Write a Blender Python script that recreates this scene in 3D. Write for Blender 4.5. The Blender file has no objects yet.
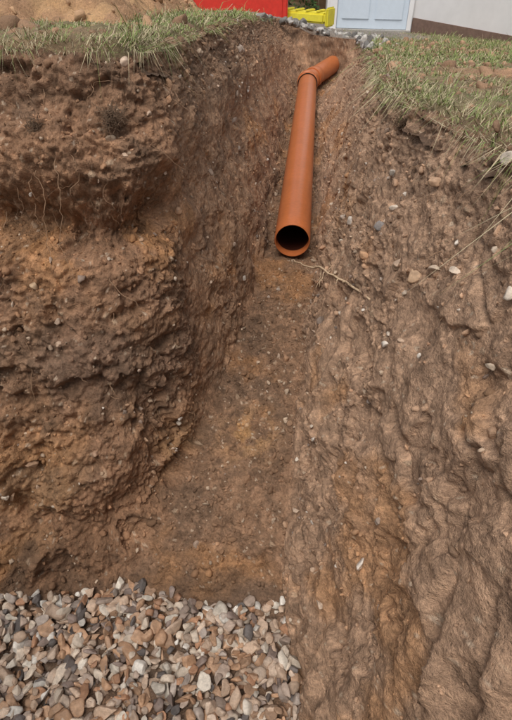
import bpy, bmesh, math, numpy as np
from mathutils import Vector
rng=np.random.default_rng(7)
HC=0.6
C=bpy.context.scene.collection
# ---------------- noise ----------------
def hsh(a,b,c,seed):
    h=(a.astype(np.int64)*73856093)^(b.astype(np.int64)*19349663)^(c.astype(np.int64)*83492791)^(seed*2654435761)
    h&=0xffffffff
    h=((h^(h>>16))*0x45d9f3b)&0xffffffff
    h=((h^(h>>16))*0x45d9f3b)&0xffffffff
    return h^(h>>16)
GR=np.random.default_rng(1).normal(size=(64,3)); GR/=np.linalg.norm(GR,axis=1)[:,None]
def perlin(P,seed=0):
    I=np.floor(P).astype(np.int64); F=P-I
    U=F*F*F*(F*(F*6-15)+10); out=np.zeros(len(P))
    for dx in (0,1):
        wx=U[:,0] if dx else 1-U[:,0]
        for dy in (0,1):
            wy=U[:,1] if dy else 1-U[:,1]
            for dz in (0,1):
                wz=U[:,2] if dz else 1-U[:,2]
                g=GR[hsh(I[:,0]+dx,I[:,1]+dy,I[:,2]+dz,seed)&63]
                out+=wx*wy*wz*(g[:,0]*(F[:,0]-dx)+g[:,1]*(F[:,1]-dy)+g[:,2]*(F[:,2]-dz))
    return out*1.6
def fbm(P,f,octv=4,seed=0,gain=.5):
    o=np.zeros(len(P));a=1.
    for k in range(octv):
        o+=a*perlin(P*f+17.3*k,seed+k); f*=2.03;a*=gain
    return o
def worley(P,seed=0):
    I=np.floor(P).astype(np.int64); best=np.full(len(P),9.);sec=np.full(len(P),9.);idd=np.zeros(len(P),np.int64)
    for dx in (-1,0,1):
        for dy in (-1,0,1):
            for dz in (-1,0,1):
                A=I[:,0]+dx;B=I[:,1]+dy;D=I[:,2]+dz
                h=hsh(A,B,D,seed)
                px=A+(h&1023)/1023.;py=B+((h>>10)&1023)/1023.;pz=D+((h>>20)&1023)/1023.
                d=np.sqrt((px-P[:,0])**2+(py-P[:,1])**2+(pz-P[:,2])**2)
                m=d<best
                sec=np.where(m,best,np.minimum(sec,d)); best=np.where(m,d,best); idd=np.where(m,h,idd)
    return best,sec,idd
def sst(a,b,x):
    t=np.clip((x-a)/(b-a),0,1); return t*t*(3-2*t)
# ---------------- mesh helper ----------------
def mk(name,V,quads=None,tris=None,col=None,mat=None,smooth=True,parent=None):
    me=bpy.data.meshes.new(name)
    V=np.asarray(V,dtype=np.float32)
    nq=0 if quads is None else len(quads); nt=0 if tris is None else len(tris)
    me.vertices.add(len(V)); me.vertices.foreach_set('co',V.ravel())
    li=[]; ls=[]
    if nq: li.append(np.asarray(quads).ravel()); ls.append(np.arange(nq)*4)
    if nt: li.append(np.asarray(tris).ravel()); ls.append(nq*4+np.arange(nt)*3)
    li=np.concatenate(li).astype(np.int32); ls=np.concatenate(ls).astype(np.int32)
    me.loops.add(len(li)); me.loops.foreach_set('vertex_index',li)
    me.polygons.add(nq+nt); me.polygons.foreach_set('loop_start',ls)
    me.update(calc_edges=True)
    me.polygons.foreach_set('use_smooth',np.full(nq+nt,smooth)); 
    if col is not None:
        a=me.color_attributes.new('Col','FLOAT_COLOR','POINT')
        c=np.ones((len(V),4),np.float32); c[:,:3]=np.clip(col,0,1); a.data.foreach_set('color',c.ravel())
    me.validate()
    ob=bpy.data.objects.new(name,me); C.objects.link(ob)
    if mat: me.materials.append(mat)
    if parent: ob.parent=parent
    return ob
def gridq(nu,nv):
    a=np.arange(nu*nv).reshape(nu,nv)
    return np.stack([a[:-1,:-1],a[1:,:-1],a[1:,1:],a[:-1,1:]],-1).reshape(-1,4)
# ---------------- materials ----------------
def mat(name,col=(.5,.5,.5),rough=.8,vc=False,bumps=(),var=0,varscale=20,spec=.3,hv=None):
    m=bpy.data.materials.new(name); m.use_nodes=True; nt=m.node_tree; N=nt.nodes; L=nt.links
    b=N['Principled BSDF']; b.inputs['Roughness'].default_value=rough
    b.inputs['Specular IOR Level'].default_value=spec
    tc=N.new('ShaderNodeTexCoord')
    if vc:
        s=N.new('ShaderNodeVertexColor'); s.layer_name='Col'; src=s.outputs['Color']
    else:
        s=N.new('ShaderNodeRGB'); s.outputs[0].default_value=(*col,1); src=s.outputs[0]
    for sc,am in ([(varscale,var)] if var else [])+list(hv or []):
        n=N.new('ShaderNodeTexNoise'); n.inputs['Scale'].default_value=sc; n.inputs['Detail'].default_value=3; n.inputs['Roughness'].default_value=.75
        L.new(tc.outputs['Object'],n.inputs['Vector'])
        r=N.new('ShaderNodeMapRange'); r.inputs['From Min'].default_value=.3; r.inputs['From Max'].default_value=.7
        r.inputs['To Min'].default_value=1-am; r.inputs['To Max'].default_value=1+am
        L.new(n.outputs['Fac'],r.inputs['Value'])
        x=N.new('ShaderNodeVectorMath'); x.operation='SCALE'; L.new(src,x.inputs[0]); L.new(r.outputs[0],x.inputs['Scale']); src=x.outputs[0]
    L.new(src,b.inputs['Base Color'])
    prev=None
    for kind,sc,st,dist in bumps:
        n=N.new('ShaderNodeTexNoise'); n.inputs['Scale'].default_value=sc; n.inputs['Detail'].default_value=4; n.inputs['Roughness'].default_value=.75; o=n.outputs['Fac']
        L.new(tc.outputs['Object'],n.inputs['Vector'])
        bp=N.new('ShaderNodeBump'); bp.inputs['Strength'].default_value=st; bp.inputs['Distance'].default_value=dist
        L.new(o,bp.inputs['Height'])
        if prev: L.new(prev.outputs[0],bp.inputs['Normal'])
        prev=bp
    if prev: L.new(prev.outputs[0],b.inputs['Normal'])
    return m
M_soil=mat('soil',vc=True,rough=.85,spec=.3,bumps=(('n',95,1.0,.012),),var=.30,varscale=130)
M_stone=mat('stone',vc=True,rough=.6,spec=.4,bumps=(('n',90,.5,.004),),var=.3,varscale=60)
M_clod=mat('clod',vc=True,rough=.9,spec=.2,bumps=(('n',150,1.,.005),))
M_grass=mat('grass_blades',vc=True,rough=.6,spec=.3)
M_root=mat('root',col=(.32,.20,.12),rough=.8)
M_rootp=mat('pale_root',col=(.62,.46,.30),rough=.8,var=.25,varscale=70)
M_pipe=mat('terracotta_pvc',col=(.50,.150,.048),rough=.34,spec=.5,var=.07,varscale=6,hv=[(60,.10)])
M_pipeshade=mat('pipe_inside_shade',col=(.05,.014,.008),rough=.5)  # pipe colour darkened to paint the shade inside the bore
M_black=mat('rubber_seal',col=(.012,.012,.012),rough=.6)
M_red=mat('red_plastic',col=(.65,.045,.03),rough=.45,var=.1)
M_yel=mat('yellow_plastic',col=(.75,.66,.06),rough=.5,var=.1)
M_wall=mat('white_render',col=(.78,.77,.76),rough=.85,var=.05,varscale=3)
M_plinth=mat('plinth',col=(.20,.13,.10),rough=.9,var=.2)
M_door=mat('blue_door_paint',col=(.62,.71,.80),rough=.4,var=.03)
M_frame=mat('white_frame',col=(.8,.8,.8),rough=.4)
M_dark=mat('dark_metal',col=(.03,.03,.03),rough=.4)
M_roof=mat('roof_tiles',col=(.16,.08,.06),rough=.8,var=.2)
M_glass=mat('window_glass',col=(.05,.06,.07),rough=.08,spec=.6)
M_conc=mat('concrete',col=(.36,.34,.31),rough=.9,var=.22,varscale=25)
M_fence=mat('fence_timber',col=(.22,.14,.08),rough=.85,var=.2)
# ---------------- ground height ----------------
def Gd(x,y):
    yc=np.clip(y,-1.2,8.2)
    left=.088+.08*yc+.03*np.maximum(0,yc-4)
    right=.17+.11*np.minimum(yc,4)+.09*np.maximum(0,yc-4)+.03*np.clip(x-.4,0,3)
    return left+(right-left)*sst(-.5,.35,x)
def Gz(x,y): return HC-Gd(x,y)
# ---------------- trench ----------------
ST=np.array([
 [(-.36,6.50,-1),(-.06,6.22,.80),(.28,6.00,.80),(.52,6.05,-1)],
 [(-.44,6.25,-1),(-.08,6.10,1.10),(.30,5.90,1.10),(.45,5.75,-1)],
 [(-.47,5.40,-1),(-.18,5.35,1.15),(.05,5.1,1.15),(.38,4.7,-1)],
 [(-.46,3.60,-1),(-.18,3.50,1.15),(.045,3.4,1.15),(.32,3.3,-1)],
 [(-.43,2.30,-1),(-.18,2.17,1.16),(.04,2.17,1.16),(.255,2.1,-1)],
 [(-.42,1.72,-1),(-.25,1.50,1.22),(.02,1.6,1.20),(.25,1.55,-1)],
 [(-.42,1.47,-1),(-.315,1.14,1.31),(.01,1.1,1.29),(.33,1.10,-1)],
 [(-.49,1.42,-1),(-.40,.92,1.42),(.005,.85,1.43),(.365,.85,-1)],
 [(-.62,1.41,-1),(-.51,.76,1.53),(.01,.72,1.53),(.39,.72,-1)],
 [(-.85,1.41,-1),(-.80,.70,1.53),(.06,.5,1.53),(.42,.5,-1)],
 [(-1.4,1.38,-1),(-1.3,.60,1.53),(.11,.1,1.53),(.50,.1,-1)],
 [(-2.4,1.20,-1),(-2.2,.3,1.53),(.15,-1,1.53),(.60,-1,-1)],
 [(-3.2,.90,-1),(-3.,-.2,.35),(-.3,-2.2,.45),(.60,-2.3,-1)]],float)
for s in ST:
    for k in (0,3): s[k,2]=Gd(s[k,0],s[k,1])+.012
cnt=[20,40,84,130,125,105,84,64,84,54,26,12]
us=np.concatenate([k+np.arange(n)/n for k,n in enumerate(cnt)]+[[12.]])
def cr(T,u):
    n=len(T); Tp=np.concatenate([[2*T[0]-T[1]],T,[2*T[-1]-T[-2]]])
    i=np.clip(np.floor(u).astype(int),0,n-2); t=(u-i).reshape(-1,*([1]*(T.ndim-1)))
    a,b,c,d=Tp[i],Tp[i+1],Tp[i+2],Tp[i+3]
    k=.25
    m1=k*(c-a);m2=k*(d-b)
    return (2*t**3-3*t**2+1)*b+(t**3-2*t**2+t)*m1+(-2*t**3+3*t**2)*c+(t**3-t**2)*m2
S=cr(ST,us)
S[...,2]=HC-S[...,2]
Lt,Lb,Rb,Rt=[S[:,k] for k in range(4)]
def outer(T,B):
    d=(T-B)[:,:2]; d=d/np.linalg.norm(d,axis=1)[:,None]
    o=T.copy(); o[:,:2]+=d*.22; o[:,2]=Gz(o[:,0],o[:,1])-.07; return o
Lo=outer(Lt,Lb); Ro=outer(Rt,Rb)
nu=len(us)
def seg(a,b,n,end=False):
    t=np.arange(n+(1 if end else 0))/n
    return a[:,None]*(1-t)[None,:,None]+b[:,None]*t[None,:,None], t
NW=320
parts=[];zone=[];tt=[]
for k,(a,b,n,e) in enumerate([(Lo,Lt,16,0),(Lt,Lb,NW,0),(Lb,Rb,90,0),(Rb,Rt,NW,0),(Rt,Ro,16,1)]):
    p,t=seg(a,b,n,e); parts.append(p); zone+= [k]*len(t); tt+=list(t)
P=np.concatenate(parts,1); zone=np.array(zone); tt=np.array(tt); nv=P.shape[1]
def blur(A,r):
    Ap=np.pad(A,((0,0),(r,r),(0,0)),'edge'); c=np.cumsum(np.concatenate([np.zeros((A.shape[0],1,A.shape[2])),Ap],1),1)
    return (c[:,2*r+1:]-c[:,:-2*r-1])/(2*r+1)
P=blur(blur(P,4),4)
def normals(P):
    du=np.gradient(P,axis=0); dv=np.gradient(P,axis=1)
    n=np.cross(du,dv); n/=np.linalg.norm(n,axis=2)[...,None]+1e-12
    return n
N=normals(P)
jf=16+NW+45
if N[nu//2,jf,2]<0: N=-N
ZN=np.broadcast_to(zone,(nu,nv)); UU=np.broadcast_to(us[:,None],(nu,nv))
X=P.reshape(-1,3); U1=UU.reshape(-1); Nf=N.reshape(-1,3)
h=Gz(X[:,0],X[:,1])-X[:,2]
def rw_(k):
    A=(ZN==k).reshape(nu,nv,1).astype(float); return blur(A,8).reshape(-1)
wl,wf,wr=rw_(1),rw_(2),rw_(3)
wo=1-wl-wf-wr
far=1-sst(2.0,4.5,U1)
fw=wl*sst(5.4,6.1,U1)
sw=wl*(1-sst(5.3,6.0,U1))
disp=np.zeros(len(X))
big=fbm(X,2.6,3,3); mid=fbm(X*[1,1,1.3],9,4,11)
disp+=(.040*fw+.024*sw+.012*wf+.030*wr)*big*(1-.3*far)
disp+=(.024*fw+.010*sw+.008*wf+.010*wr+.012*wo)*mid
rm=sst(-.15,.35,fbm(X,3.1,2,41)+.25)
topw=1-sst(.08,.28,h)
rm2=sst(.05,.35,fbm(X,4.1,3,43))
rough=np.clip(fw*(.45+.5*rm)+sw*(.10+.6*topw+.25*rm2)+wr*(.10+.6*topw+.55*rm2)+.45*wf+.4*wo,0,1)
f1,f2,idd=worley(X*16+.6*np.stack([fbm(X,20,2,5),fbm(X,20,2,6),fbm(X,20,2,7)],1),2)
lump=np.clip(f2-f1,0,.5)
disp+=rough*(.028-.012*wr)*(lump-.2)
Xw=X+.006*np.stack([fbm(X,50,2,15),fbm(X,50,2,16),fbm(X,50,2,17)],1)
f1b,f2b,idb=worley(Xw*42,9)
disp+=rough*(.016-.003*wr)*(np.clip(f2b-f1b,0,.5)-.2)+.0012*(np.clip(f2b-f1b,0,.5)-.2)
f1c,f2c,idc=worley(Xw*100,10)
disp+=(.0010+.0060*rough)*(np.clip(f2c-f1c,0,.5)-.2)*(1-far)
fine=fbm(X,60,3,21)
disp+=(.0012+.0050*rough)*fine
pits=sst(.22,.42,fbm(X,6,4,77)); disp-=(.030*fw+.008*sw+.016*wr)*pits
# broken angular faces
f1d,f2d,id_=worley(X*[6,4,5]+.35*np.stack([fbm(X,5,3,25),fbm(X,5,3,26),fbm(X,5,3,27)],1),12)
disp+=(wr+.4*sw)*(.026*(((id_>>7)&255)/255.-.5)*sst(.0,.05,f2d-f1d))*sst(3,5,U1)
warp=.04*fbm(X,3,2,90)
hh=h+warp
disp+=fw*(.055*np.exp(-((hh-.24)/.08)**2)-.11*np.exp(-((hh-.395)/.055)**2)+.012*np.exp(-((hh-.62)/.12)**2))
disp-=fw*.05*np.exp(-((hh-1.17)/.07)**2)
disp+=sw*(.020*np.exp(-((hh-.2)/.08)**2)-.02*np.exp(-((hh-.38)/.09)**2))
# bucket-tooth gouges on the right wall: saw-tooth ledges along a slanted direction
q=X[:,1]*.83+(HC-X[:,2])*.50+.035*fbm(X,2.2,2,61)
nearw=wr*sst(4.8,6.2,U1)*sst(.30,.5,h)
ph=(q/.088)%1.; 
amp=sst(-.15,.2,fbm(X,2.3,2,63))*(1-.6*rm2)
disp+=nearw*(.08+1.2*amp)*(.026*(sst(0,.85,ph)*(1-sst(.9,1.,ph))-.4))
q2=X[:,1]*.55+(HC-X[:,2])*.83+.03*fbm(X,2.0,2,66)
disp+=(nearw+.5*sw)*(.0016*perlin(np.stack([q2*70,X[:,1]*3,X[:,0]*3],1),64))
disp+=(sw+wr*(1-sst(4.5,6,U1)))*.014*perlin(np.stack([X[:,1]*7+X[:,2]*1.5,X[:,2]*1.2,X[:,0]*.5],1),67)
disp+=wf*.012*fbm(X,14,3,71)
X2=X+Nf*disp[:,None]
def mixc(a,b,t): return a*(1-t[:,None])+b*t[:,None]
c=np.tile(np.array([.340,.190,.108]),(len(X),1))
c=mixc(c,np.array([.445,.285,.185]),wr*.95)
c=mixc(c,np.array([.430,.262,.160]),sw*.9)  # light brown side wall, lightened further to paint it as lit
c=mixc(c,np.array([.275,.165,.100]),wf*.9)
c=mixc(c,np.array([.175,.105,.065]),(1-sst(.05,.26,hh))*.6*(wl+wo)+(1-sst(.02,.10,hh))*.6*wr)
n1=fbm(X,3.3,4,101); n2=fbm(X,7,4,102); n3=fbm(X,22,3,103)
c=mixc(c,np.array([.50,.255,.11]),np.clip(sst(.10,.55,n1),0,1)*.55*sst(.25,.4,h))
c=mixc(c,np.array([.47,.23,.09]),fw*np.exp(-((hh-.45)/.09)**2)*sst(-.2,.3,n2)*.8)
c=mixc(c,np.array([.50,.28,.13]),fw*np.exp(-((hh-1.10)/.12)**2)*sst(-.3,.3,n1+.4*n2)*.8)
c=mixc(c,np.array([.20,.130,.090]),fw*np.exp(-((hh-.76)/.18)**2)*.7)  # grey-brown soil band, darkened further to paint shade below the overhang
c=mixc(c,np.array([.52,.30,.12]),wf*np.exp(-(((X[:,0]+.14)/.08)**2+((X[:,1]-1.2)/.08)**2))*.5*sst(-.3,.3,n3))
c=mixc(c,np.array([.18,.115,.075]),sst(.05,.55,n2)*.5*(1-.5*wr))
c*= (1+.28*n3+.12*fine)[:,None]
r=((idb>>5)&255)/255.; c*=(.82+.36*r)[:,None]
r=((idc>>5)&255)/255.; c*=(.83+.34*r)[:,None]
pale=(((idb>>13)&255)>243)&(f1b<.33)
c[pale]=c[pale]*.4+np.array([.55,.40,.27])*.6
pale=(((idc>>13)&255)>243)&(f1c<.42)
c[pale]=c[pale]*.3+np.array([.62,.48,.35])*.7
gbed=np.clip(wf*sst(7.2,8,U1),0,1); c=mixc(c,np.array([.09,.062,.045]),gbed*.6)  # floor colour darker under the gravel
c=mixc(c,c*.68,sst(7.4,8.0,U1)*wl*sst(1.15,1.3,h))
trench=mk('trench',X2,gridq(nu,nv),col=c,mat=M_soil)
TX=X2.reshape(nu,nv,3); TN=normals(TX)
if TN[nu//2,jf,2]<0: TN=-TN
TNf=TN.reshape(-1,3)
# ---------------- ground ----------------
poly=np.concatenate([Lt[:,:2],Rt[::-1,:2]])[::13]
def dist_in(px,py):
    A=poly;B=np.roll(poly,-1,0); D=np.full(len(px),1e9); ins=np.zeros(len(px),bool)
    for a,b in zip(A,B):
        e=b-a; L2=e@e+1e-12; t=np.clip(((px-a[0])*e[0]+(py-a[1])*e[1])/L2,0,1)
        D=np.minimum(D,(px-a[0]-t*e[0])**2+(py-a[1]-t*e[1])**2)
        cnd=(a[1]>py)!=(b[1]>py)
        if abs(e[1])>1e-9: ins^=cnd&(px<a[0]+(py-a[1])/e[1]*e[0])
    D=np.sqrt(D); return np.where(ins,-D,D)
def stretch(lo,hi,n=14,far=90):
    g=np.geomspace(.15,far,n); return lo-g[::-1],hi+g
l,hgh=stretch(-1.8,2.6); xs=np.concatenate([l,np.arange(-1.8,-.9,.03),np.arange(-.9,1.0,.014),np.arange(1.0,2.6,.03),hgh])
l,hgh=stretch(-2.6,8.6); ys=np.concatenate([l,np.arange(-2.6,.6,.05),np.arange(.6,2.8,.014),np.arange(2.8,8.6,.035),hgh])
GX,GY=np.meshgrid(xs,ys,indexing='ij'); gx,gy=GX.ravel(),GY.ravel()
near=(np.abs(gx)<4)&(gy<9)&(gy>-4)
D=np.full(len(gx),5.); D[near]=dist_in(gx[near],gy[near])
G3=np.stack([gx,gy,0*gx],1)
gz=Gz(gx,gy)+near*(.014*fbm(G3,4,4,200)+.008*fbm(G3,25,3,201))
edn=.02*fbm(G3,9,3,205)*near
gz-=.075*(1-sst(-.0,.07,D+edn))
def bare(x,y): return np.exp(-(((x-.86)/.26)**2+((y-2.55)/.30)**2)**1.5)
def grassmask(x,y):
    p=np.stack([x,y,0*x],1)
    n=fbm(p,1.7,3,301)+.5*fbm(p,7,2,302)
    m=sst(-.3,.15,n+.14)
    m=np.where((x>0)&(y<6.2),np.maximum(m,.5),m)
    m*=1-.97*bare(x,y)
    m*=1-.9*np.exp(-(((x-.95)/.3)**2+((y-4.6)/.5)**2))*sst(-.3,.2,n+.1)
    left=(y>2.7)&(x<-.9); m=np.where(left,m*.25,m)
    m=np.where((x<-.4)&(y<2.3),np.maximum(m,.5),m)
    path=sst(5.8,6.2,y)*(1-sst(.9,1.6,x)); m*=1-path
    return m
gm=np.where(near,grassmask(gx,gy),.8)
gc=np.tile(np.array([.38,.24,.145]),(len(gx),1)); gn=fbm(G3,5,4,210)
gc=mixc(gc,np.array([.23,.145,.09]),sst(-.3,.5,gn)*.7)
gc=mixc(gc,np.array([.18,.165,.08]),gm*.7)
gc=mixc(gc,np.array([.48,.28,.16]),bare(gx,gy)*.8)
path=sst(5.8,6.3,gy)*(1-sst(.9,1.6,gx))*(gy<9); gc=mixc(gc,np.array([.24,.23,.21]),path*.8)
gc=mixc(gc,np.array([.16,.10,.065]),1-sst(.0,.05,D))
gc*=(1+.25*fbm(G3,30,2,211)*near)[:,None]
Q=gridq(len(xs),len(ys)); keep=D[Q].max(1)>-.012
ground=mk('ground',np.stack([gx,gy,gz],1),Q[keep],col=gc,mat=M_soil)
# ---------------- base stone shapes ----------------
def ico(sub):
    bm=bmesh.new(); bmesh.ops.create_icosphere(bm,subdivisions=sub,radius=1)
    V=np.array([v.co[:] for v in bm.verts]); Fc=np.array([[v.index for v in f.verts] for f in bm.faces]); bm.free(); return V,Fc
def stone_shapes(sub,n,cuts,seed,nz=.12):
    V0,Fc=ico(sub); r=np.random.default_rng(seed); out=[]
    for k in range(n):
        V=V0.copy()
        for j in range(cuts):
            d=r.normal(size=3); d/=np.linalg.norm(d); o=r.uniform(.38,.8)
            s=V@d; V-=np.clip(s-o,0,None)[:,None]*d*.97
        V*=(1+nz*fbm(V+31*k,1.6,3,400+k))[:,None]
        out.append(V)
    return out,Fc
def rotm(r,n):
    q=r.normal(size=(n,4)); q/=np.linalg.norm(q,axis=1)[:,None]; w,x,y,z=q.T
    return np.stack([np.stack([1-2*(y*y+z*z),2*(x*y-z*w),2*(x*z+y*w)],-1),np.stack([2*(x*y+z*w),1-2*(x*x+z*z),2*(y*z-x*w)],-1),np.stack([2*(x*z-y*w),2*(y*z+x*w),1-2*(x*x+y*y)],-1)],1)
def yawm(r,n,tilt=.35):
    a=r.uniform(0,2*np.pi,n);R=np.zeros((n,3,3)); R[:,0,0]=np.cos(a);R[:,0,1]=-np.sin(a);R[:,1,0]=np.sin(a);R[:,1,1]=np.cos(a);R[:,2,2]=1
    tx=r.normal(0,tilt,n);X_=np.zeros((n,3,3));X_[:,0,0]=1;X_[:,1,1]=np.cos(tx);X_[:,1,2]=-np.sin(tx);X_[:,2,1]=np.sin(tx);X_[:,2,2]=np.cos(tx)
    ty=r.normal(0,tilt,n);Y_=np.zeros((n,3,3));Y_[:,1,1]=1;Y_[:,0,0]=np.cos(ty);Y_[:,0,2]=np.sin(ty);Y_[:,2,0]=-np.sin(ty);Y_[:,2,2]=np.cos(ty)
    return X_@Y_@R
def scatter(name,pos,scl,R,cols,shapes,Fc,m,smooth=True):
    nV=len(shapes[0]); n=len(pos); r=np.random.default_rng(n); k=r.integers(0,len(shapes),n)
    B=np.array(shapes)[k]*scl[:,None,:]
    V=np.einsum('nij,nvj->nvi',R,B)+pos[:,None,:]
    Fa=(Fc[None]+(np.arange(n)*nV)[:,None,None]).reshape(-1,3)
    return mk(name,V.reshape(-1,3),tris=Fa,col=np.repeat(cols,nV,0),mat=m,smooth=smooth)
# ---------------- gravel ----------------
shp,FcG=stone_shapes(3,18,9,5)
pal=np.array([[.50,.36,.26],[.43,.27,.17],[.58,.48,.38],[.38,.29,.23],[.24,.18,.15],[.50,.30,.18],[.62,.55,.46],[.40,.33,.28],[.44,.24,.14],[.55,.42,.32],[.14,.12,.11],[.68,.63,.56]])
pw=np.array([16,13,12,11,9,9,7,9,7,12,5,4],float);pw/=pw.sum()
def inside_floor(x,y):
    pl=np.concatenate([Lb[us>=7.6][:,:2],Rb[us>=7.6][::-1,:2]])
    ins=np.zeros(len(x),bool)
    for a,b in zip(pl,np.roll(pl,-1,0)):
        e=b-a
        if abs(e[1])>1e-9: ins^=((a[1]>y)!=(b[1]>y))&(x<a[0]+(y-a[1])/e[1]*e[0])
    return ins
gp=[]
for layer,(sp,zz) in enumerate([(.025,-.010),(.024,.002),(.026,.014)]):
    ax=np.arange(-1.35,.4,sp); ay=np.arange(-.25,.86,sp); A,B=np.meshgrid(ax,ay); A=A.ravel()+rng.uniform(-.5,.5,A.size)*sp; B=B.ravel()+rng.uniform(-.5,.5,B.size)*sp
    yl=.765+.02*np.sin(A*9)-.035*sst(-.35,-.8,A)
    k=inside_floor(A,B-.03*(A>-.5))&(B<yl)
    if layer==2: k&=rng.random(len(A))<.75
    A,B=A[k],B[k]
    gp.append(np.stack([A,B,HC-1.522+zz+.012*perlin(np.stack([A*5,B*5,0*A],1),8)+rng.normal(0,.003,len(A))],1))
gp=np.concatenate(gp); n=len(gp)
size=np.exp(rng.normal(math.log(.0158),.28,n)); 
sc=np.stack([size*rng.uniform(.95,1.45,n),size*rng.uniform(.75,1.0,n),size*rng.uniform(.4,.75,n)],1)
col=pal[rng.choice(len(pal),n,p=pw)]*rng.uniform(.65,1.1,(n,1))
scatter('gravel',gp,sc,yawm(rng,n,.5),col,shp,FcG,M_stone)
# ---------------- clods & pebbles ----------------
shc,FcC=stone_shapes(2,12,6,15,.35)
def pick(n,wfun):
    w=wfun.reshape(-1).astype(float); A=w/w.sum(); return rng.choice(len(A),n,p=A)
dU=np.linalg.norm(np.gradient(TX,axis=0),axis=2); dV=np.linalg.norm(np.gradient(TX,axis=1),axis=2); area=(dU*dV).reshape(-1)
vis=((U1>1)&(U1<9.6)).astype(float)
up=np.clip(TN[...,2].reshape(-1),0,1)
idx=pick(15000,area*vis*(wl*(.5+rough)+wr*(.4+rough)+wf*(U1<7.6)*3.0)*(.12+up))
s=np.exp(rng.normal(math.log(.0030),.5,len(idx))); s=np.clip(s,.0012,.012)
cc=c[idx]*rng.uniform(.8,1.3,(len(idx),1))
pp=rng.random(len(idx))<.07; cc[pp]=np.array([.52,.39,.28])*rng.uniform(.7,1.2,(pp.sum(),1))
pos=X2[idx]+TNf[idx]*(s*.25)[:,None]
scatter('soil_clods',pos,s[:,None]*rng.uniform(.6,1.5,(len(idx),3)),rotm(rng,len(idx)),cc,shc,FcC,M_clod)
def onwall(side,y,d):
    m=(wr>.9) if side=='r' else (wl>.9) if side=='l' else (wf>.9)
    q=(X2[:,1]-y)**2+(HC-X2[:,2]-d)**2+10*(~m); return int(np.argmin(q))
def onleft(x,d):
    m=(wl>.9)&(U1>5.8); q=(X2[:,0]-x)**2+(HC-X2[:,2]-d)**2+10*(~m); return int(np.argmin(q))
E=[(onwall('r',1.33,.60),(.022,.018,.02),(.24,.21,.19)),(onwall('r',.75,.44),(.014,.012,.012),(.60,.50,.40)),(onwall('r',.92,.50),(.010,.017,.010),(.60,.48,.37)),
(onwall('r',1.06,.59),(.022,.02,.016),(.48,.32,.2)),(onwall('r',1.15,.62),(.014,.012,.012),(.48,.36,.25)),(onwall('r',1.02,.55),(.010,.017,.012),(.56,.44,.33)),(onwall('r',.85,.42),(.010,.009,.009),(.55,.44,.33)),
(onwall('r',.7,.55),(.009,.011,.009),(.5,.4,.3)),(onwall('r',1.45,.5),(.012,.010,.010),(.4,.34,.28)),(onwall('f',1.25,1.26),(.012,.010,.010),(.55,.42,.3)),
(onleft(-.7,.72),(.012,.015,.010),(.46,.32,.2)),(onleft(-.55,1.15),(.016,.013,.010),(.36,.23,.15)),(onleft(-.75,1.2),(.024,.018,.014),(.3,.19,.12))]
ri=pick(520,area*vis*(wr*1.6*(U1<8.8)+wl*.9+.3*wf*(U1<7.4))*(U1>3)*(.2+sst(-.1,.3,n2))); 
for i in ri:
    sz=np.clip(np.exp(rng.normal(math.log(.0052),.45)),.0025,.014); b=pal[rng.integers(len(pal))]
    E.append((int(i),tuple(sz*rng.uniform(.6,1.6,3)),tuple(b*.75+np.array([.40,.26,.16])*.25)))
ii=np.array([e[0] for e in E]); es_=np.array([e[1] for e in E])
scatter('embedded_stones',X2[ii]+TNf[ii]*(es_.mean(1)*.25)[:,None],es_,rotm(rng,len(E)),np.array([e[2] for e in E]),shp,FcG,M_stone)
i=onleft(-.79,.68); Rz=np.eye(3)[None]
scatter('broken_root_stub',X2[[i]],np.array([[.020,.02,.040]]),Rz,np.array([[.50,.31,.20]]),shp,FcG,M_stone)
# ---------------- curves (roots) ----------------
def curve(name,paths,m,bev=1.,parent=None):
    cu=bpy.data.curves.new(name,'CURVE'); cu.dimensions='3D'; cu.bevel_depth=bev; cu.bevel_resolution=1; cu.use_fill_caps=True
    for pts,rad in paths:
        s=cu.splines.new('POLY'); s.points.add(len(pts)-1)
        for p,q,r_ in zip(s.points,pts,rad): p.co=(*q,1); p.radius=r_
    ob=bpy.data.objects.new(name,cu); C.objects.link(ob); cu.materials.append(m)
    if parent: ob.parent=parent
    return ob
def wig(a,b,n,amp,r0,r1,seed):
    a=np.array(a);b=np.array(b);t=np.linspace(0,1,n)[:,None]; p=a*(1-t)+b*t
    r=np.random.default_rng(seed); w=np.cumsum(r.normal(0,1,(n,3)),0); w-=w[0]+(w[-1]-w[0])*t; p=p+w*amp
    return p,(r0*(1-t[:,0])+r1*t[:,0])
W=lambda x,y,d:np.array([x,y,HC-d])
i=onwall('r',1.22,.76); wallp=X2[i]+TNf[i]*.002
a=W(-.045,2.06,1.10); kn=a*.5+wallp*.5+np.array([-.01,0,.03])
m0,r0_=wig(a,kn,10,.004,.0026,.0032,3); m1b,r1_=wig(kn,wallp,10,.003,.0032,.0036,4)
m1=np.concatenate([m0,m1b[1:]]); mr=np.concatenate([r0_,r1_[1:]])
paths=[(m1,mr)]
for k,(f,dv) in enumerate([(6,(.06,-.05,.03)),(9,(.0,-.10,-.04)),(11,(.0,.03,.04)),(13,(-.02,-.07,.02)),(4,(.03,-.07,.01)),(14,(-.02,.04,-.06)),(10,(-.03,-.06,-.05)),(15,(-.03,-.04,.04))]):
    p,r_=wig(m1[f],m1[f]+np.array(dv)*.8,9,.003,.0015,.0006,20+k); paths.append((p,r_))
curve('pale_tree_root',paths,M_rootp)
paths=[];
ri=pick(300,area*vis*(wl*(h>.02)*np.exp(-h/.40)*sst(3.0,6,U1)+.45*wr*(h>0)*(h<.3)*sst(2.5,5,U1)))
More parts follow.
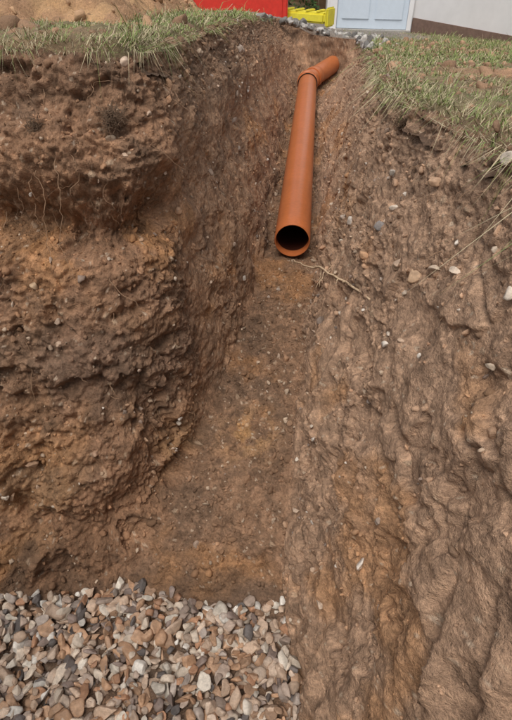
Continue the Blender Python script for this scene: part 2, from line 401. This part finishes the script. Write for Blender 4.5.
for k,i in enumerate(ri):
    L=rng.uniform(.03,.16)*(1 if U1[i]>5.5 else .6); nrm=TNf[i]; st_=X2[i]-nrm*.004
    e=st_+nrm*rng.uniform(.008,.03)+np.array([rng.normal(0,.35),rng.normal(0,.15),-rng.uniform(.3,1.)])*L
    p,r_=wig(st_,e,9,.005,rng.uniform(.0005,.0012),.0003,100+k); paths.append((p,r_))
for k,(xx,dd,L) in enumerate([(-.72,.85,.35),(-.60,.42,.30),(-.66,.45,.25),(-.82,.6,.2)]):
    i=onleft(xx,dd); j=onleft(xx+.02,dd+L*.9); p,r_=wig(X2[i]+[0,-.012,0],X2[j]+[0,-.012,0],22,.004,.0011,.0005,700+k); paths.append((p,r_))
curve('hanging_roots',paths,M_root)
paths=[]
for (cp,nr,rad) in [(X2[onleft(-.50,.36)]+np.array([0.02,-.02,.01]),260,.04),(X2[onwall('r',1.55,.42)]+np.array([-.005,0,.02]),170,.03),(X2[onleft(-.66,.36)],120,.03)]:
    for k in range(nr):
        d=rng.normal(size=3);d/=np.linalg.norm(d); st_=cp+d*rad*rng.uniform(.1,.7); d2=rng.normal(size=3)
        p,r_=wig(st_,st_+d2*rad*.4,7,.004,.0008,.0003,int(rng.integers(1e6))); paths.append((p,r_))
M_rd=mat('dark_root',col=(.17,.11,.07),rough=.9)
curve('root_mat',paths,M_rd)
# ---------------- grass ----------------
def grass(n,x0,x1,y0,y1,hm,seed,edge=False,strawp=.3):
    r=np.random.default_rng(seed); x=r.uniform(x0,x1,n); y=r.uniform(y0,y1,n)
    d=dist_in(x,y); g=grassmask(x,y); cl=fbm(np.stack([x,y,0*x],1),16,2,320)
    k=(d>-.02*(r.random(n)))&(r.random(n)<g*sst(-.45,.3,cl+.05)+.03)
    if edge: k&=(d<.07)
    x,y,d,cl=x[k],y[k],d[k],cl[k]; n=len(x)
    z=Gz(x,y)-.003-.02*(1-sst(0,.05,d))
    H=hm*np.exp(r.normal(0,.45,n))*(.7+.6*sst(-.4,.5,cl)); w=r.uniform(.0007,.0017,n)*np.clip(y/2,.8,1.8)
    az=r.uniform(0,2*np.pi,n); le=r.uniform(.3,1.7,n); dr=np.stack([np.cos(az),np.sin(az)],1)
    e=.01; gxx=(dist_in(x+e,y)-dist_in(x-e,y))/(2*e); gyy=(dist_in(x,y+e)-dist_in(x,y-e))/(2*e)
    ne=(1-sst(.0,.05,d))[:,None]; dr=dr-1.0*ne*np.stack([gxx,gyy],1); 
    bx=np.stack([x,y,z],1); sd=np.stack([-np.sin(az+.7),np.cos(az+.7),0*az],1)*w[:,None]
    D3=np.concatenate([dr,np.zeros((n,1))],1)
    up=np.array([0,0,1.]); dz=(1-ne*.8); hang=ne*(1.4 if edge else .5)
    mid_=bx+D3*(H*le*.4)[:,None]+up*(H*.5)[:,None]*(1-ne*.7)
    tip=bx+D3*(H*le*1.0)[:,None]+up*(H[:,None]*(.95-.45*le[:,None])*dz-hang*H[:,None])
    V=np.stack([bx-sd,bx+sd,mid_+sd*.8,mid_-sd*.8,tip],1).reshape(-1,3)
    o=(np.arange(n)*5)[:,None]
    q=o+np.array([[0,1,2,3]]); t=o+np.array([[3,2,4]])
    gcol=np.array([.155,.215,.070])*r.uniform(.6,1.4,(n,1))+np.array([.08,.05,.01])*r.random((n,1))
    stw=r.random(n)<strawp; gcol[stw]=np.array([.48,.40,.25])*r.uniform(.6,1.2,(stw.sum(),1))
    cv=np.repeat(gcol,5,0); 
    return V,q,t,cv
gs=[grass(42000,-1.6,-.36,1.36,2.8,.012,1,strawp=.40),grass(14000,-1.5,-.34,1.34,1.75,.028,2,edge=True,strawp=.6),
    grass(26000,-1.1,-.3,2.4,6.0,.026,3,strawp=.3),grass(80000,.2,2.2,.7,4.0,.016,4,strawp=.38),grass(70000,.25,3.0,3.5,8.0,.026,5,strawp=.28),
    grass(26000,.15,.6,.6,3.2,.028,6,edge=True,strawp=.6),grass(14000,-5,-.3,6.0,9,.05,8,strawp=.2)]
off=0;Vs=[];qs=[];ts=[];cs=[]
for V,q_,t,cv in gs: Vs.append(V);qs.append(q_+off);ts.append(t+off);cs.append(cv);off+=len(V)
mk('grass',np.concatenate(Vs),np.concatenate(qs),np.concatenate(ts),col=np.concatenate(cs),mat=M_grass)
# ---------------- spoil heap ----------------
nx,ny=260,240; a_=np.linspace(-4.5,-.58,nx); b_=np.linspace(2.05,6.0,ny); A,B=np.meshgrid(a_,b_,indexing='ij'); A=A.ravel();B=B.ravel(); p=np.stack([A,B,0*A],1)
ed=np.minimum.reduce([(A+4.5)/.8,(-.60-.08*(B-2.1)-A)/.35,(B-2.15)/.45,(6.0-B)/.8])+.30*fbm(p,2,3,500)
hs=.28*sst(0,1.6,ed); f1,f2,i5=worley(p*11,5)
heapz=Gz(A,B)-.05+hs+sst(0,.4,ed)*(.05*(np.clip(f2-f1,0,.6)-.1)+.03*fbm(p,12,4,501))
n5=fbm(p,6,3,502)
hc=np.tile(np.array([.46,.27,.15]),(len(A),1)); hc=mixc(hc,np.array([.54,.33,.17]),sst(-.2,.5,n5)); hc*=(.75+.45*((i5>>4)&255)/255.)[:,None]
mk('spoil_heap',np.stack([A,B,heapz],1),gridq(nx,ny),col=hc,mat=M_soil)
n=6500; x=np.concatenate([rng.uniform(-3,-.5,3500),rng.uniform(.3,2.2,3000)]); y=np.concatenate([rng.uniform(1.5,5.5,3500),rng.uniform(.8,6.0,3000)])
k=(dist_in(x,y)>.02)&((rng.random(n)<1-.7*grassmask(x,y))); x,y=x[k],y[k]; s=np.clip(np.exp(rng.normal(math.log(.008),.6,len(x))),.003,.035)
zz=Gz(x,y)
iu=np.clip(((x+4.5)/(3.92)*(nx-1)).round().astype(int),0,nx-1); iv=np.clip(((y-2.05)/3.95*(ny-1)).round().astype(int),0,ny-1)
hz=heapz.reshape(nx,ny)[iu,iv]; onh=(x<-.58)&(y>2.05); zz=np.where(onh,np.maximum(zz,hz),zz)
cc=np.where(onh[:,None],np.array([.50,.31,.18]),np.array([.42,.26,.16]))*rng.uniform(.6,1.2,(len(x),1))
scatter('loose_soil',np.stack([x,y,zz+s*.2],1),s[:,None]*rng.uniform(.6,1.4,(len(x),3)),rotm(rng,len(x)),cc,shc,FcC,M_clod)
# ---------------- pipe ----------------
def empty(name):
    e=bpy.data.objects.new(name,None); C.objects.link(e); return e
def lathe(name,o,d,prof,m,parent,n=72):
    o=np.array(o,float);d=np.array(d,float);d/=np.linalg.norm(d); a=np.cross(d,[0,0,1]);a/=np.linalg.norm(a);b=np.cross(a,d)
    th=np.arange(n)/n*2*np.pi; V=[]
    for s_,r_ in prof: V.append(o+d*s_+r_*(np.cos(th)[:,None]*a+np.sin(th)[:,None]*b))
    V=np.concatenate(V);q=[]
    for k in range(len(prof)-1):
        for j in range(n): q.append([k*n+j,k*n+(j+1)%n,(k+1)*n+(j+1)%n,(k+1)*n+j])
    ob=mk(name,V,np.array(q),mat=m,parent=parent); 
    es=ob.modifiers.new('e','EDGE_SPLIT'); es.split_angle=math.radians(40)
    return ob
pe=empty('drainage_pipe')
p0=W(-.055,2.165,1.064); p1=W(-.062,5.36,1.05); L1=np.linalg.norm(p1-p0)
lathe('pipe_length',p0,p1-p0,[(.05,.0735),(.004,.0735),(.0,.0742),(.0,.0765),(.006,.080)]+[(t,.080) for t in np.linspace(.1,L1-.10,12)],M_pipe,pe)
lathe('pipe_bore',p0,p1-p0,[(.045,.0736),(L1,.0736)],M_pipeshade,pe)
lathe('pipe_socket',p1,p1-p0,[(-.13,.0795),(-.13,.090),(-.125,.0925),(-.10,.0925),(-.095,.0895),(-.07,.0895),(-.065,.0945),(-.03,.0945),(-.025,.0885),(.03,.086),(.06,.081)],M_pipe,pe)
d2=W(.22,6.2,1.03)-p1; d2n=d2/np.linalg.norm(d2)
lathe('bend_length',p1+d2n*.02,d2,[(-.0,.080),(.02,.080),(1.0,.080)],M_pipe,pe)
V0,F0=ico(4); mk('bend_joint',V0*.0803+p1+np.array([0,.03,0]),tris=F0,mat=M_pipe,parent=pe)
lathe('bend_socket',p1+d2n*.17,d2,[(-.06,.080),(-.06,.086),(-.05,.088),(.0,.088),(.02,.085),(.06,.080)],M_pipe,pe)
lathe('seal_ring',p1,p1-p0,[(-.133,.0805),(-.133,.0885),(-.129,.0885)],M_black,pe)
# ---------------- boxes ----------------
def box(name,x0,x1,y0,y1,z0,z1,m,parent,rot=0,org=None,bev=.004):
    bm=bmesh.new(); bmesh.ops.create_cube(bm,size=1)
    for v in bm.verts: v.co=Vector(((x0+x1)/2+v.co.x*(x1-x0),(y0+y1)/2+v.co.y*(y1-y0),(z0+z1)/2+v.co.z*(z1-z0)))
    if bev: bmesh.ops.bevel(bm,geom=bm.edges[:],offset=bev,segments=2,affect='EDGES')
    me=bpy.data.meshes.new(name); bm.to_mesh(me); bm.free(); me.materials.append(m)
    ob=bpy.data.objects.new(name,me); C.objects.link(ob); ob.parent=parent
    if org is not None: ob.location=org; ob.rotation_euler[2]=rot
    return ob
# ---------------- house ----------------
ho=empty('rendered_house')
zb=HC-.98
fp=[(.10,8.02),(1.16,7.92),(3.3,4.2),(9,8.9),(5.5,13),(.10,13)]
def prism(name,fp,z0,z1,m,parent):
    n=len(fp);V=[(x,y,z0) for x,y in fp]+[(x,y,z1) for x,y in fp]
    me=bpy.data.meshes.new(name); me.from_pydata(V,[],[[i,(i+1)%n,n+(i+1)%n,n+i] for i in range(n)]+[list(range(n,2*n))]); me.materials.append(m)
    ob=bpy.data.objects.new(name,me);C.objects.link(ob);ob.parent=parent;return ob
prism('walls',fp,zb-.3,zb+2.7,M_wall,ho)
cx=np.mean(fp,0); 
fo=[tuple(np.array(q_)+(np.array(q_)-cx)/np.linalg.norm(np.array(q_)-cx)*.35) for q_ in fp]
V=[(x,y,zb+2.68) for x,y in fo]+[(cx[0],cx[1],zb+4.6)]
me=bpy.data.meshes.new('roof'); me.from_pydata(V,[],[[i,(i+1)%6,6] for i in range(6)]+[list(range(5,-1,-1))]); me.materials.append(M_roof); ob=bpy.data.objects.new('roof',me);C.objects.link(ob);ob.parent=ho
w0=np.array(fp[1]);w1=np.array(fp[2]); wd=(w1-w0)/np.linalg.norm(w1-w0); ang=math.atan2(wd[1],wd[0]); WL=np.linalg.norm(w1-w0)
box('plinth',.02,WL,-.018,.05,-.35,.16,M_plinth,ho,ang,(w0[0],w0[1],zb),.003)
box('window_frame',1.6,2.8,-.03,.05,1.0,2.1,M_frame,ho,ang,(w0[0],w0[1],zb)); box('window_pane',1.66,2.74,-.036,.05,1.06,2.04,M_glass,ho,ang,(w0[0],w0[1],zb),.001)
f0=np.array(fp[0]); f1_=np.array(fp[1]); ang2=math.atan2(*(f1_-f0)[::-1]); o2=(f0[0],f0[1],zb)
box('door_frame_left',.04,.13,-.05,.03,-.1,2.12,M_frame,ho,ang2,o2); box('door_frame_right',1.0,1.055,-.05,.03,-.1,2.12,M_frame,ho,ang2,o2); box('door_frame_head',.13,1.0,-.05,.03,2.03,2.12,M_frame,ho,ang2,o2)
box('door_leaf',.132,.998,-.025,.02,.03,2.028,M_door,ho,ang2,o2)
for i,(a1,b1) in enumerate([(.19,.53),(.60,.94)]):
    for j,(c1,e1) in enumerate([(.13,.55),(.63,1.15),(1.23,1.95)]):
        box('door_panel_%d%d'%(i,j),a1,b1,-.037,-.02,c1,e1,M_door,ho,ang2,o2,.008)
box('door_sill',.06,1.05,-.12,.02,-.12,.028,M_conc,ho,ang2,o2)
box('door_handle',.56,.58,-.085,-.02,.98,1.10,M_dark,ho,ang2,o2)
# ---------------- barrier ----------------
ba=empty('traffic_barrier'); o=(-.89,6.95,HC-.735); ro=math.radians(-6)
for nm,a1 in (('post_left',-.55),('post_right',.50)):
    box(nm,a1,a1+.05,-.02,.02,.0,1.0,M_red,ba,ro,o,.01)
for k,(z0,z1) in enumerate([(.80,1.0),(.0,.25)]): box('board_%d'%k,-.50,.50,-.015,.015,z0,z1,M_red,ba,ro,o,.008)
for k in range(7): box('bar_%d'%k,-.45+k*.14,-.42+k*.14,-.012,.012,.25,.80,M_red,ba,ro,o,.004)
for nm,a1 in (('foot_left',-.55),('foot_right',.50)): box(nm,a1-.03,a1+.08,-.24,.24,-.06,.0,M_yel,ba,ro,o,.02)
yb=empty('yellow_plastic_board')
o=(-.20,6.98,HC-.72); ro=math.radians(-28)
box('board',-.20,.34,-.09,.09,-.05,.05,M_yel,yb,ro,o,.02)
for k in range(4): box('rib_%d'%k,-.16+k*.13,-.12+k*.13,-.08,.08,.052,.07,M_yel,yb,ro,o,.006)
box('end_hook',.345,.38,-.09,.09,-.08,.10,M_yel,yb,ro,o,.015)
# ---------------- rubble ----------------
n=210; x=[];y=[]
for k in range(n):
    t=rng.random()
    if t<.45: x.append(rng.uniform(.37,.66)); y.append(rng.uniform(4.7,6.6))
    elif t<.6: x.append(rng.uniform(-.60,-.46)); y.append(rng.uniform(4.9,6.3))
    else: x.append(rng.uniform(-.35,.6)); y.append(rng.uniform(6.15,6.8))
x=np.array(x);y=np.array(y); s=rng.uniform(.012,.055,n)
cc=np.array([.46,.43,.39])*rng.uniform(.2,1.1,(n,1))
scatter('concrete_rubble',np.stack([x,y,Gz(x,y)+s*.1-.02],1),s[:,None]*rng.uniform(.6,1.3,(n,3)),rotm(rng,n),cc,shp,FcG,M_stone)
# ---------------- hedge & fence ----------------
n=26000; r=np.random.default_rng(44); x=r.uniform(-9,.0,n); y=9.6+r.normal(0,.28,n); z=Gz(x,y)+r.uniform(0,1,n)**.9*(1.35+.25*np.sin(x*1.7)+.2*np.sin(x*4.1))
pz=fbm(np.stack([x,y,z],1),3,2,600); k=pz>-.25; x,y,z,pz=x[k],y[k],z[k],pz[k]; n=len(x)
a1=r.normal(size=(n,3));a1/=np.linalg.norm(a1,axis=1)[:,None];b1=np.cross(a1,r.normal(size=(n,3)));b1/=np.linalg.norm(b1,axis=1)[:,None]
P0=np.stack([x,y,z],1); s=r.uniform(.02,.04,n)[:,None]
V=np.stack([P0-a1*s,P0+b1*s*.5,P0+a1*s,P0-b1*s*.5],1).reshape(-1,3)
cc=np.repeat(np.array([.05,.10,.028])*r.uniform(.5,1.6,(n,1)),4,0)
mk('hedge',V,np.arange(4*n).reshape(-1,4),col=cc,mat=M_grass)
fe=empty('timber_fence')
for k in range(60): 
    xx=-9+k*.155; box('board_%02d'%k,xx,xx+.145,10.3,10.32,HC-1.1,HC+.75+.01*(k%3),M_fence,fe,bev=0)
for k in range(2): box('rail_%d'%k,-9,.3,10.325,10.37,HC-.7+k*1.0,HC-.62+k*1.0,M_fence,fe,bev=0)
# ---------------- camera & light ----------------
cam=bpy.data.cameras.new('camera'); co=bpy.data.objects.new('camera',cam); C.objects.link(co); bpy.context.scene.camera=co
co.location=(0,0,HC); co.rotation_euler=(math.radians(90-38.9),0,math.radians(5.7))
cam.sensor_fit='VERTICAL'; cam.sensor_height=36; cam.lens=530/720*36; cam.clip_end=500; cam.clip_start=.02
w=bpy.data.worlds.new('World'); bpy.context.scene.world=w; w.use_nodes=True; nt=w.node_tree
sk=nt.nodes.new('ShaderNodeTexSky'); sk.sky_type='NISHITA'; sk.sun_disc=False
el,az=math.radians(64),math.radians(198)
sk.sun_elevation=el; sk.sun_rotation=az; sk.air_density=1.0; sk.dust_density=4
hs_=nt.nodes.new('ShaderNodeHueSaturation'); hs_.inputs['Saturation'].default_value=.35
nt.links.new(sk.outputs[0],hs_.inputs['Color']); nt.links.new(hs_.outputs[0],nt.nodes['Background'].inputs[0]); nt.nodes['Background'].inputs[1].default_value=.15
sl=bpy.data.lights.new('sun','SUN'); sl.energy=1.5; sl.angle=math.radians(35); sl.color=(1,.95,.88)
so=bpy.data.objects.new('sun',sl); C.objects.link(so)
dv=Vector((math.sin(az)*math.cos(el),math.cos(az)*math.cos(el),math.sin(el)))
so.rotation_euler=dv.to_track_quat('Z','Y').to_euler()
sc_=bpy.context.scene; sc_.view_settings.view_transform='Standard'; sc_.view_settings.look='None'; sc_.view_settings.exposure=0
